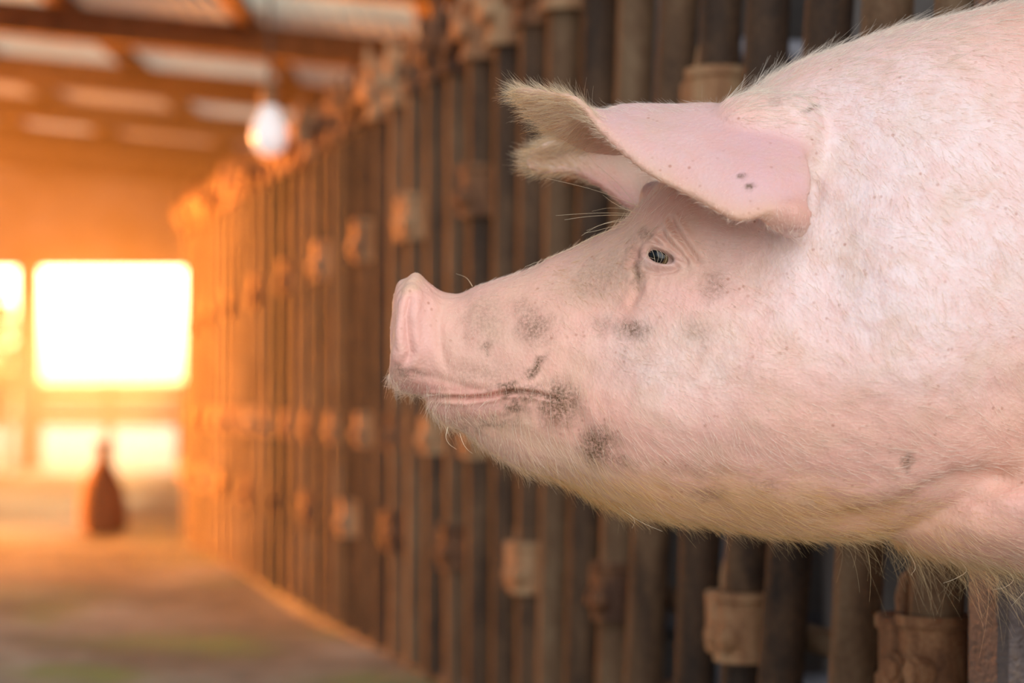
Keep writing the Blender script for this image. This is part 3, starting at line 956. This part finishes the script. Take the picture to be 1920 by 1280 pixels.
        gx = fv[:, 0] * np.cos(aa) - fv[:, 1] * np.sin(aa); gy = fv[:, 0] * np.sin(aa) + fv[:, 1] * np.cos(aa)
        tt = np.stack([gx, np.zeros(n), -gy], 1); tt -= nn * (tt * nn).sum(1, keepdims=True)
        tt /= np.linalg.norm(tt, axis=1, keepdims=True) + 1e-9
        lf = np.clip(rng.normal(lift_mu, .13, n), .05, 1.3)
        dr = tt * np.cos(lf)[:, None] + nn * np.sin(lf)[:, None]
        ln = rng.uniform(*lnr, n)
        tc_ = np.array(tint_c)[None, :] * rng.uniform(.75, 1.15, (n, 1))
        return make_hair(name, rc - nn * .001, dr, ln, rng.normal(0, jit, (n, 3)) + np.array(bendv), rng.uniform(*radr, n), np.clip(tc_, 0, 1), pig, 6)

    # long pale mane along the crest of the neck
    def crest(p, c3, e):
        k = (p[:, 0] > 1345) & (p[:, 0] < 2050) & (e < 0)
        top = np.interp(p[:, 0], [1345, 1430, 1508, 1609, 1738, 1860, 2050], [222, 152, 113, 78, 42, 16, -10])
        return k * np.exp(-((p[:, 1] - top) / 60.0) ** 2)
    pick(crest, 9000, (.014, .036), .13, (.86, .80, .68), 'mane', bendv=(.05, 0, -.22))
    # fringe on the ear tips and rims
    def tips(p, c3, e):
        return ((e == 0) | (e == 1)) * (p[:, 0] < 1150) * smooth01((1160 - p[:, 0]) / 120) + 1e-12
    pick(tips, 5200, (.008, .018), .45, (.84, .70, .50), 'ear_fringe', radr=(.00006, .00011), bendv=(-.05, 0, .02))
    def earback(p, c3, e):
        return (e == 0) * (p[:, 0] > 1120) * (p[:, 0] < 1400) * np.exp(-((p[:, 1] - 203) / 9.0) ** 2) + 1e-12
    pick(earback, 700, (.006, .014), .35, (.88, .82, .74), 'ear_down', radr=(.00005, .00009), fdir=(-.9, -.25))
    # loose golden beard under the jaw and the chest
    def beard(p, c3, e):
        low = np.interp(p[:, 0], [800, 860, 960, 1040, 1140, 1260, 1400, 1560, 1640, 1720, 1860, 1960], [775, 815, 870, 898, 943, 973, 996, 1008, 1006, 1036, 1062, 1078])
        return (e < 0) * (p[:, 0] > 800) * (p[:, 0] < 1980) * np.exp(-((p[:, 1] - low) / 16.0) ** 2)
    pick(beard, 3600, (.006, .019), .38, (.66, .49, .25), 'beard', radr=(.00006, .00011), bendv=(.12, 0, -.10), jit=.3)
    def chest(p, c3, e):
        low = np.interp(p[:, 0], [1640, 1720, 1860, 1960], [1006, 1036, 1062, 1078])
        clump = 0.15 + (vnoise(c3, 60, 31) > 0.6)
        return (e < 0) * clump * (p[:, 0] > 1560) * (p[:, 0] < 1980) * np.exp(-((p[:, 1] - low) / 16.0) ** 2)
    pick(chest, 520, (.018, .040), .6, (.72, .56, .32), 'chest_hair', radr=(.00009, .00014), spread=.6, bendv=(.1, 0, -.15), jit=.5)
    # stiff short hairs round the lips
    def lips(p, c3, e):
        return (e < 0) * (blob(p, 745, 712, 30, 26, 0, .5) + blob(p, 830, 750, 80, 20, 8, .5) + .6 * blob(p, 900, 800, 90, 30, 20, .5))
    pick(lips, 650, (.004, .013), .6, (.84, .70, .50), 'lip_bristles', radr=(.00006, .0001), fdir=(-.25, .95), bendv=(.1, 0, -.25))

    # ---- eyes
    def eye(side):
        c0 = P(EYE[0] - 1, EYE[1] + 1, YM - 0.078)
        i = np.argmin(np.abs(pp_all - np.array(EYE)).sum(1) + 1e4 * (co[:, 1] > YM))
        surf = co[i]
        m = bmesh.new()
        bmesh.ops.create_uvsphere(m, u_segments=48, v_segments=32, radius=0.0135)
        em = bpy.data.meshes.new('eye'); m.to_mesh(em); m.free(); em.shade_smooth()
        em.materials.append(M_EYE)
        o = link('eye', em, None, pig)
        y = surf[1] + 0.0078
        o.location = (surf[0], y if side > 0 else 2 * YM - y, surf[2])
        g = Vector((-0.42, -1.0 * side, 0.05)).normalized()
        o.rotation_euler = g.to_track_quat('Z', 'Y').to_euler()
        return o
    pp_all = side_px(co)
    e1 = eye(1); eye(-1)

    # ---- lashes and long whiskers, each a thing one could pluck
    def whisker(name, pts, r=0.00019):
        m = MB()
        Q = catmull(np.array([P(x, y, YM - d) for x, y, d in pts]), 12)
        m.tube([Vector(q) for q in Q], list(np.linspace(r, r * .3, 12)), seg=5)
        return m.build(name, M_WHISK, pig)
    for pts in [
        [(1212, 392, .02), (1160, 372, .03), (1100, 352, .04), (1020, 333, .05)],
        [(1205, 400, .03), (1160, 345, .03), (1120, 310, .03), (1100, 288, .02)],
        [(1200, 402, .02), (1150, 399, .03), (1100, 400, .04), (1042, 404, .05)],
        [(1195, 404, .03), (1150, 403, .04), (1100, 406, .05), (1058, 412, .05)],
        [(1192, 408, .03), (1160, 412, .04), (1130, 420, .04), (1100, 432, .05)],
        [(1188, 412, .03), (1150, 416, .04), (1120, 424, .04), (1090, 442, .05)],
        [(1185, 416, .03), (1150, 424, .04), (1120, 432, .05), (1095, 437, .05)],
        [(1180, 420, .03), (1120, 440, .04), (1060, 470, .05), (984, 500, .06)],
        [(1208, 396, .00), (1180, 380, .01), (1150, 350, .02), (1135, 330, .02)],
        [(1200, 400, .00), (1170, 392, .01), (1140, 390, .02), (1110, 396, .03)],
        [(1215, 404, .04), (1180, 395, .05), (1150, 380, .05), (1130, 365, .05)],
        [(886, 537, .005), (880, 527, .005), (872, 519, .005), (855, 513, .01)],
        [(862, 812, .03), (868, 830, .035), (876, 842, .04), (886, 850, .045)],
        [(840, 800, .03), (836, 818, .035), (842, 832, .04), (856, 842, .045)],
        [(1160, 950, .03), (1180, 965, .04), (1205, 980, .05), (1242, 996, .06)],
        [(1175, 955, .03), (1185, 968, .04), (1190, 978, .05), (1185, 990, .06)],
        [(1310, 232, .07), (1312, 222, .07), (1318, 212, .07), (1322, 190, .07)],
        [(1700, 62, .0), (1720, 48, .0), (1745, 36, .0), (1790, 28, .01)],
        [(1700, 1030, .03), (1712, 1050, .04), (1716, 1065, .05), (1708, 1078, .05)],
        [(1800, 1050, .03), (1812, 1070, .04), (1790, 1085, .05), (1768, 1093, .05)],
        [(1880, 1062, .03), (1900, 1085, .04), (1885, 1100, .05), (1862, 1105, .05)],
        [(1915, 1070, .03), (1930, 1095, .04), (1915, 1115, .05), (1897, 1135, .05)],
    ]:
        whisker('whisker', pts)
    sy = YM - e1.location.y
    for pts in [[(1222, 468, 0), (1226, 478, .004), (1228, 488, .005), (1230, 500, .003)], [(1230, 467, 0), (1234, 476, .004), (1234, 486, .005), (1230, 496, .004)],
                [(1238, 470, 0), (1242, 478, .004), (1240, 488, .006), (1234, 498, .005)], [(1214, 470, 0), (1212, 480, .004), (1206, 488, .005), (1200, 494, .004)],
                [(1246, 474, 0), (1250, 482, .004), (1248, 490, .006), (1242, 500, .005)], [(1218, 466, 0), (1214, 474, .004), (1216, 482, .005), (1220, 490, .004)]]:
        lash = whisker('eyelash', [(x, y, sy + .0125 + d) for x, y, d in pts], .00014)
        lash.parent = e1
        lash.matrix_parent_inverse = e1.matrix_basis.inverted()
    tag(pig, 'large pale pink pig with mud-stained snout reaching out between the rusty bars', 'pig')
    return pig

def eye_material():
    m = NT('pig_eye')
    ob = m.coord('Object')
    sep = m.n('ShaderNodeSeparateXYZ'); m.l(ob, sep.inputs[0])
    z = m.math('DIVIDE', sep.outputs[2], 0.0135)
    c = m.ramp(m.math('MULTIPLY', m.math('ADD', z, 1.0), 0.5), [(0.80, (0.70, 0.60, 0.55)), (0.83, (0.08, 0.05, 0.025)), (0.86, (0.20, 0.135, 0.06)), (0.905, (0.12, 0.08, 0.035)), (0.92, (0.004, 0.003, 0.003))])
    m.l(c, m.b.inputs['Base Color'])
    m.set(Roughness=0.16, Coat_Weight=0.15, Coat_Roughness=0.05)
    m.b.inputs['Specular IOR Level'].default_value = 0.35
    return m.m
M_EYE = eye_material()
def whisker_material():
    m = NT('pale_whisker')
    m.set(Base_Color=(0.85, 0.72, 0.50, 1), Roughness=0.4)
    return m.m
M_WHISK = whisker_material()
pig = make_pig()

# ------------------------------------------------------------------ stall gates of rusty pipe
SB = [.136, .307, .490, .602, .751, .939, 1.058, 1.205, 1.345]
STP = [.077, .226, .358, .524, .665, .807, .966, 1.123, 1.284]
while SB[-1] < 5.55:
    j = random.uniform(-.012, .012)
    SB.append(STP[-1] + 0.158 + .05 * max(0, 1 - len(SB) / 16) + j); STP.append(STP[-1] + 0.158 + j)
def pipe_at(i, z, n=0.0):
    """centre of pipe i at height z; the old pipes lean a little"""
    Y = fpt((SB[i] + STP[i]) / 2).y
    zb, zt = CAMH - 477 / F * Y, CAMH + 693 / F * Y
    return fpt(SB[i] + (STP[i] - SB[i]) * (z - zb) / (zt - zb), n, z)

FROT = Matrix(((FD[0], -FN[0], 0), (FD[1], -FN[1], 0), (0, 0, 1)))       # x along the fence, y towards the aisle

def ring(m, c, r, h, seg=18, lip=0.004):
    prof = [(r - .004, -h / 2), (r + lip, -h / 2), (r + lip, -h / 2 + .010), (r, -h / 2 + .014), (r, h / 2 - .014), (r + lip, h / 2 - .010), (r + lip, h / 2), (r - .004, h / 2)]
    v, f = [], []
    for k in range(seg):
        a = 2 * math.pi * k / seg
        v += [(c[0] + p[0] * math.cos(a), c[1] + p[0] * math.sin(a), c[2] + p[1]) for p in prof]
    n = len(prof)
    for k in range(seg):
        for i in range(n - 1):
            f.append((k * n + i, ((k + 1) % seg) * n + i, ((k + 1) % seg) * n + i + 1, k * n + i + 1))
    m.add(v, f)

def disc_y(m, c, r, t, seg=14):
    m.tube([(c[0], c[1] - t, c[2]), (c[0], c[1] + t, c[2])], r, seg)

def clamp_mesh():
    """cast pipe clamp: collar, side ear with a slot, two bolt bosses, a hooked lug on top"""
    m = MB()
    ring(m, (0, 0, 0), .0345, .085)
    m.box((.040, .012, -.002), (.034, .036, .075), None, .005)
    m.box((.062, .010, .030), (.016, .030, .018), None, .004)
    m.box((.062, .010, -.030), (.016, .030, .018), None, .004)
    for x in (-.018, .016):
        disc_y(m, (x, .030, -.012), .0165, .008)
        disc_y(m, (x, .036, -.012), .0105, .007)
    m.tube([(.036, .006, .035), (.040, .006, .055), (.036, .006, .074), (.027, .004, .088)], [.011, .010, .0075, .003], 8)
    return m.mesh('clamp')

def top_mesh():
    """cap fitting where the pipe meets the top rail"""
    m = MB()
    ring(m, (0, 0, 0), .036, .10)
    m.box((.0, -.040, .01), (.075, .045, .075), None, .010)
    m.box((.030, .030, .02), (.030, .035, .060), None, .006)
    disc_y(m, (-.012, .040, .0), .018, .010)
    m.tube([(0, 0, .045), (0, 0, .062), (0, 0, .078)], [.030, .026, .010], 12)
    m.tube([(.028, .02, .04), (.034, .025, .075), (.02, .03, .098)], [.012, .010, .005], 8)
    return m.mesh('top_fitting')

CLAMP, TOPF = clamp_mesh(), top_mesh()
CLAMP.materials.append(M_CAST); TOPF.materials.append(M_CAST)
def put(data, name, loc, parent, spin=0.0, sc=1.0):
    o = link(name, data)
    o.matrix_world = Matrix.Translation(loc) @ (FROT @ Matrix.Rotation(spin, 3, 'Z')).to_4x4() @ Matrix.Scale(sc, 4)
    mw = o.matrix_world.copy()
    o.parent = parent
    o.matrix_parent_inverse = Matrix.Translation(-Vector(parent.location))
    return o

def pipe(i, parent):
    m = MB()
    zs = np.linspace(0.0, FENCE_H, 9)
    b = random.uniform(-.004, .004)
    pts = [pipe_at(i, z) + Vector((FD[0], FD[1], 0)) * b * math.sin(z * 2.5 + i) for z in zs]
    m.tube(pts, [.0272 + .0006 * math.sin(7 * z + i) for z in zs], 18)
    return local(parent, m.build('pipe', M_RUST))

def rail(parent, i0, i1, z, n, r, name='rail'):
    m = MB()
    a, b = pipe_at(i0, z, n), pipe_at(i1, z, n)
    d = (b - a).normalized()
    a = a - d * .06; b = b + d * .05
    m.tube([a + (b - a) * t + Vector((0, 0, .004 * math.sin(9 * t + i0))) for t in np.linspace(0, 1, 6)], r, 12)
    return local(parent, m.build(name, M_RUST))

GATE_LABELS = ['nearest rusty pipe gate, right behind and below the pig', 'second rusty pipe gate, behind the pig\'s jaw and ear', 'third rusty pipe gate, behind the pig\'s snout bridge',
               'fourth rusty pipe gate, blurred just left of the pig\'s nose', 'fifth rusty pipe gate from the pig, blurred brown', 'sixth rusty pipe gate from the pig, glowing orange brown',
               'seventh rusty pipe gate from the pig, deep in orange glow', 'last rusty pipe gate, farthest in the orange glow by the bright opening']
npipe = len(SB)
G = [list(range(k, min(k + 5, npipe))) for k in range(0, npipe, 5)]
if len(G[-1]) < 3:
    extra = G.pop(); G[-1] = G[-1] + extra
for g, ids in enumerate(G):
    gate = empty('stall_gate', pipe_at(ids[0], 0.0))
    tag(gate, GATE_LABELS[min(g, 7)], 'gate', 'row of stall gates')
    for i in ids:
        pipe(i, gate)
        put(TOPF, 'top_fitting', pipe_at(i, FENCE_H - .03), gate, random.uniform(-.5, .5), random.uniform(.9, 1.15))
        if i % 3 == 0:
            put(CLAMP, 'clamp', pipe_at(i, .262 if i else .284), gate, random.uniform(-.15, .15) if i else 0.12)
        if (i >= 9 and i % 3 == 2) or i in (4, 7):
            put(CLAMP, 'clamp', pipe_at(i, .915 - .03 * max(0, SB[i] - 2)), gate, random.uniform(-.2, .2), 1.1)
        if i >= 9 and i % 2 == 1:
            put(CLAMP, 'clamp', pipe_at(i, .47), gate, random.uniform(-.2, .2), .9)
    rail(gate, ids[0], ids[-1], FENCE_H - .05, .045, .020)
    rail(gate, ids[0], ids[-1], .258, .048, .017)
    rail(gate, ids[0], ids[-1], .47, .046, .013)
    rail(gate, ids[0], ids[-1], .70, .046, .013)

# angle-iron gate post beside the pig's neck, and the post on the other side of its opening
def post(s, label, lean=-0.03):
    p0 = fpt(s, 0, 0)
    m = MB()
    prof = [(-.030, .044), (.022, .045), (.034, .040), (.048, .004), (.045, -.003), (.030, -.048), (-.030, -.048)]
    v, f = [], []
    zs = [0, .25, .5, .75, 1.0, FENCE_H + .03]
    for z in zs:
        c = fpt(s + lean * (z - .27), .020, z)
        for x, y in prof:
            q = FROT @ Vector((-x, y, 0))
            v.append(c + q)
    n = len(prof)
    for i in range(len(zs) - 1):
        for k in range(n):
            f.append((i * n + k, i * n + (k + 1) % n, (i + 1) * n + (k + 1) % n, (i + 1) * n + k))
    f += [tuple(range(n)), tuple(range((len(zs) - 1) * n, len(zs) * n))]
    m.add(v, f)
    o = m.mesh('gate_post', True)
    o.set_sharp_from_angle(angle=math.radians(20))
    ob = link('gate_post', o, M_WORN)
    return tag(ob, label, 'post')
post(0.0, 'dark worn angle-iron gate post under the pig\'s neck')

# ------------------------------------------------------------------ inside the stalls
def divider(s, label):
    d = tag(empty('stall_divider', fpt(s, .1, 0)), label, 'divider', 'stall dividers')
    for z in (.12, .36, .62, .88, 1.05):
        local(d, MB().tube([fpt(s, .12, z), fpt(s, 1.2, z), fpt(s, 2.25, z)], .019, 12).build('rail', M_GALV))
    if s > .9:  # added solid sheets that keep the side lamp off the back wall
        a, b = fpt(s, .30), fpt(s, 2.2)
        ang = math.atan2(FN[1], FN[0]); hp = 1.7 if s < 2 else 1.0
        local(d, MB().box(((a.x + b.x) / 2, (a.y + b.y) / 2, .02 + hp / 2), (1.9, .012, hp), Matrix.Rotation(ang, 3, 'Z')).build('light_block_panel', M_DARKWALL, smooth=False))
    for n in (.14, 1.15, 2.2):
        local(d, MB().tube([fpt(s, n, 0), fpt(s, n, 1.1)], .026, 12).build('upright', M_GALV))
for s, lb in [(.15, 'grey stall divider rails behind the nearest gate'), (.985, 'grey stall divider seen between the pipes under the pig\'s jaw'), (1.72, 'grey stall divider behind the pipes below the pig\'s chin'),
              (2.46, 'grey stall divider behind the blurred pipes near the pig\'s nose'), (3.2, 'far grey stall divider in the glow')]:
    divider(s, lb)

other = pig.copy()
col.objects.link(other)
off = fpt(.74, .74) - fpt(0, 0)
other.location = (off.x, off.y, 0.008)
tag(other, 'second pink pig standing in the dark stall behind the pipes', 'pig')

# ------------------------------------------------------------------ far end of the aisle
def lathe(name, prof, mat, parent, c, seg=28, wob=0.0):
    m = MB(); v, f = [], []
    n = len(prof)
    for k in range(seg):
        a = 2 * math.pi * k / seg
        for (r, z) in prof:
            rr = r * (1 + wob * math.sin(3 * a + z * 20) + wob * .5 * math.sin(7 * a))
            v.append((c[0] + rr * math.cos(a), c[1] + rr * math.sin(a), c[2] + z))
    for k in range(seg):
        for i in range(n - 1):
            f.append((k * n + i, ((k + 1) % seg) * n + i, ((k + 1) % seg) * n + i + 1, k * n + i + 1))
    m.add(v, f)
    return local(parent, m.build(name, mat))

sk = P(192, 1000, 7.6)
sack = tag(empty('feed_sack', (sk[0], sk[1], 0)), 'dark brown tied sack standing on the aisle floor before the bright opening', 'sack')
lathe('bag', [(.0, .0), (.075, .003), (.092, .03), (.094, .09), (.088, .15), (.070, .21), (.045, .26), (.026, .29), (.020, .305)], M_SACK, sack, (sk[0], sk[1], 0), 28, .035)
lathe('tie', [(.018, .300), (.025, .303), (.025, .315), (.018, .318)], M_WOOD, sack, (sk[0], sk[1], 0), 16)
lathe('mouth', [(.018, .315), (.030, .34), (.040, .365), (.034, .360), (.012, .330)], M_SACK, sack, (sk[0], sk[1], 0), 24, .10)

M_BOARD = plain_noise('weathered_board', [(0.3, (0.16, 0.08, 0.04)), (0.7, (0.34, 0.19, 0.10))], 9)
def barrier(x0, x1, label):
    b = tag(empty('board_barrier', ((x0 + x1) / 2, END_Y - .06, 0)), label, 'barrier')
    n = 3
    h = (SZ - GZ) / n
    for k in range(n):
        local(b, MB().box(((x0 + x1) / 2, END_Y - .05, GZ + h * (k + .5)), (x1 - x0, .035, h - .012), None, .004).build('board', M_BOARD))
    for x in (x0 + .06, (x0 + x1) / 2, x1 - .06):
        local(b, MB().box((x, END_Y - .09, SZ / 2), (.06, .05, SZ), None, .004).build('upright', M_BOARD))
barrier(OX0, OX1, 'brown board barrier across the bright end opening')
barrier(OX0 - .13 - 1.2, OX0 - .13, 'brown board barrier at the photo\'s left edge')

# hanging bulb
bl = P(505, 246, 4.9)
bulb = tag(empty('hanging_bulb', (bl[0], bl[1], bl[2])), 'white light bulb hanging from the roof on a cord', 'light bulb')
def glow_material():
    m = NT('bulb_glass')
    m.set(Base_Color=(0.95, 0.93, 0.93, 1), Roughness=0.25)
    m.b.inputs['Emission Color'].default_value = (1.0, 0.95, 0.95, 1)
    m.b.inputs['Emission Strength'].default_value = 0.35
    return m.m
M_BULB = glow_material()
lathe('glass', [(.0, -.062), (.022, -.058), (.040, -.040), (.047, -.012), (.043, .015), (.030, .042), (.022, .058), (.019, .066)], M_BULB, bulb, bl, 24)
lathe('socket', [(.0, .064), (.021, .064), (.023, .075), (.023, .105), (.012, .116), (.0, .118)], M_CAST, bulb, bl, 16)
local(bulb, MB().tube([(bl[0], bl[1], bl[2] + .11), (bl[0], bl[1], roof_z(bl[0]))], .004, 8).build('cord', M_DARKWALL))

# shrub outside the left opening
def shrub(c, r, h, n, label):
    t = tag(empty('shrub', (c[0], c[1], 0)), label, 'shrub')
    m = MB(); v, f = [], []
    for k in range(n):
        d = Vector((random.gauss(0, 1), random.gauss(0, 1), random.gauss(0, 1))).normalized() * random.uniform(.4, 1) ** .5
        p = Vector((c[0] + d.x * r, c[1] + d.y * r, h / 2 + .15 + d.z * h / 2))
        a = Vector((random.gauss(0, 1), random.gauss(0, 1), random.gauss(0, 1))).normalized(); b = a.orthogonal().normalized()
        L, W = random.uniform(.05, .09), random.uniform(.02, .035)
        i = len(v)
        v += [p, p + a * L * .5 + b * W, p + a * L, p + a * L * .5 - b * W]; f.append((i, i + 1, i + 2, i + 3))
    o = local(t, MB().add(v, f).build('foliage', M_LEAF, smooth=False)); o['kind'] = 'stuff'
    for k in range(5):
        a = k * 1.26
        local(t, MB().tube([(c[0] + .05 * math.cos(a), c[1] + .05 * math.sin(a), -.02), (c[0] + .2 * math.cos(a), c[1] + .2 * math.sin(a), h * .4), (c[0] + .4 * r * math.cos(a + .3), c[1] + .4 * r * math.sin(a), h * .85)], [.03, .02, .008], 8).build('stem', M_WOOD))
M_LEAF = plain_noise('leaf_green', [(0.3, (0.16, 0.22, 0.03)), (0.7, (0.42, 0.44, 0.08))], 5)
shrub((-5.05, 17.5), 0.6, 1.6, 2600, 'yellow-green shrub outside at the photo\'s left edge')

# ------------------------------------------------------------------ orange glow at the far end: warm lamps, and a haze added to carry it
lamp_d = bpy.data.lights.new('opening_daylight', 'AREA')
lamp_d.shape = 'RECTANGLE'
lamp_d.size = OX1 - OX0; lamp_d.size_y = HZ - SZ
lamp_d.energy = 95
lamp_d.color = (1.0, 0.33, 0.06)
lamp = bpy.data.objects.new('opening_daylight', lamp_d)
col.objects.link(lamp)
lamp.location = ((OX0 + OX1) / 2, END_Y - .15, (HZ + SZ) / 2)
lamp.rotation_euler = (math.radians(-90), 0, 0)

side_d = bpy.data.lights.new('added_side_lamp', 'AREA')     # added orange lamp with no source there, tints the far fence
side_d.shape = 'RECTANGLE'
side_d.size = 2.2; side_d.size_y = 1.3
side_d.energy = 520
side_d.spread = math.radians(42)
side_d.color = (1.0, 0.30, 0.04)
side = bpy.data.objects.new('added_side_lamp', side_d)
col.objects.link(side)
side.location = (-6.5, 9.5, 1.0)
side.rotation_euler = Vector((1.0, -0.43, 0.0)).to_track_quat('-Z', 'Z').to_euler()

def haze():
    m = bpy.data.materials.new('glow_haze'); m.use_nodes = True
    t = m.node_tree
    t.nodes.remove(t.nodes['Principled BSDF'])
    v = t.nodes.new('ShaderNodeVolumeScatter')
    v.inputs['Color'].default_value = (1.0, 0.70, 0.42, 1)
    v.inputs['Density'].default_value = 0.07
    v.inputs['Anisotropy'].default_value = 0.55
    t.links.new(v.outputs[0], t.nodes['Material Output'].inputs['Volume'])
    p = [Vector((-0.2, 7.9, 0)), Vector((-0.2, END_Y - .02, 0)), Vector((-6.4, END_Y - .02, 0)), Vector((-6.4, 7.9, 0))]
    vv = [(q.x, q.y, .02) for q in p] + [(q.x, q.y, 2.05) for q in p]
    f = [(0, 1, 2, 3), (4, 5, 6, 7)] + [(i, (i + 1) % 4, 4 + (i + 1) % 4, 4 + i) for i in range(4)]
    o = MB().add(vv, f).build('glow_haze', m, smooth=False)
    tag(o, 'orange haze added for the glow at the far end of the aisle', 'haze', kind='stuff')
haze()
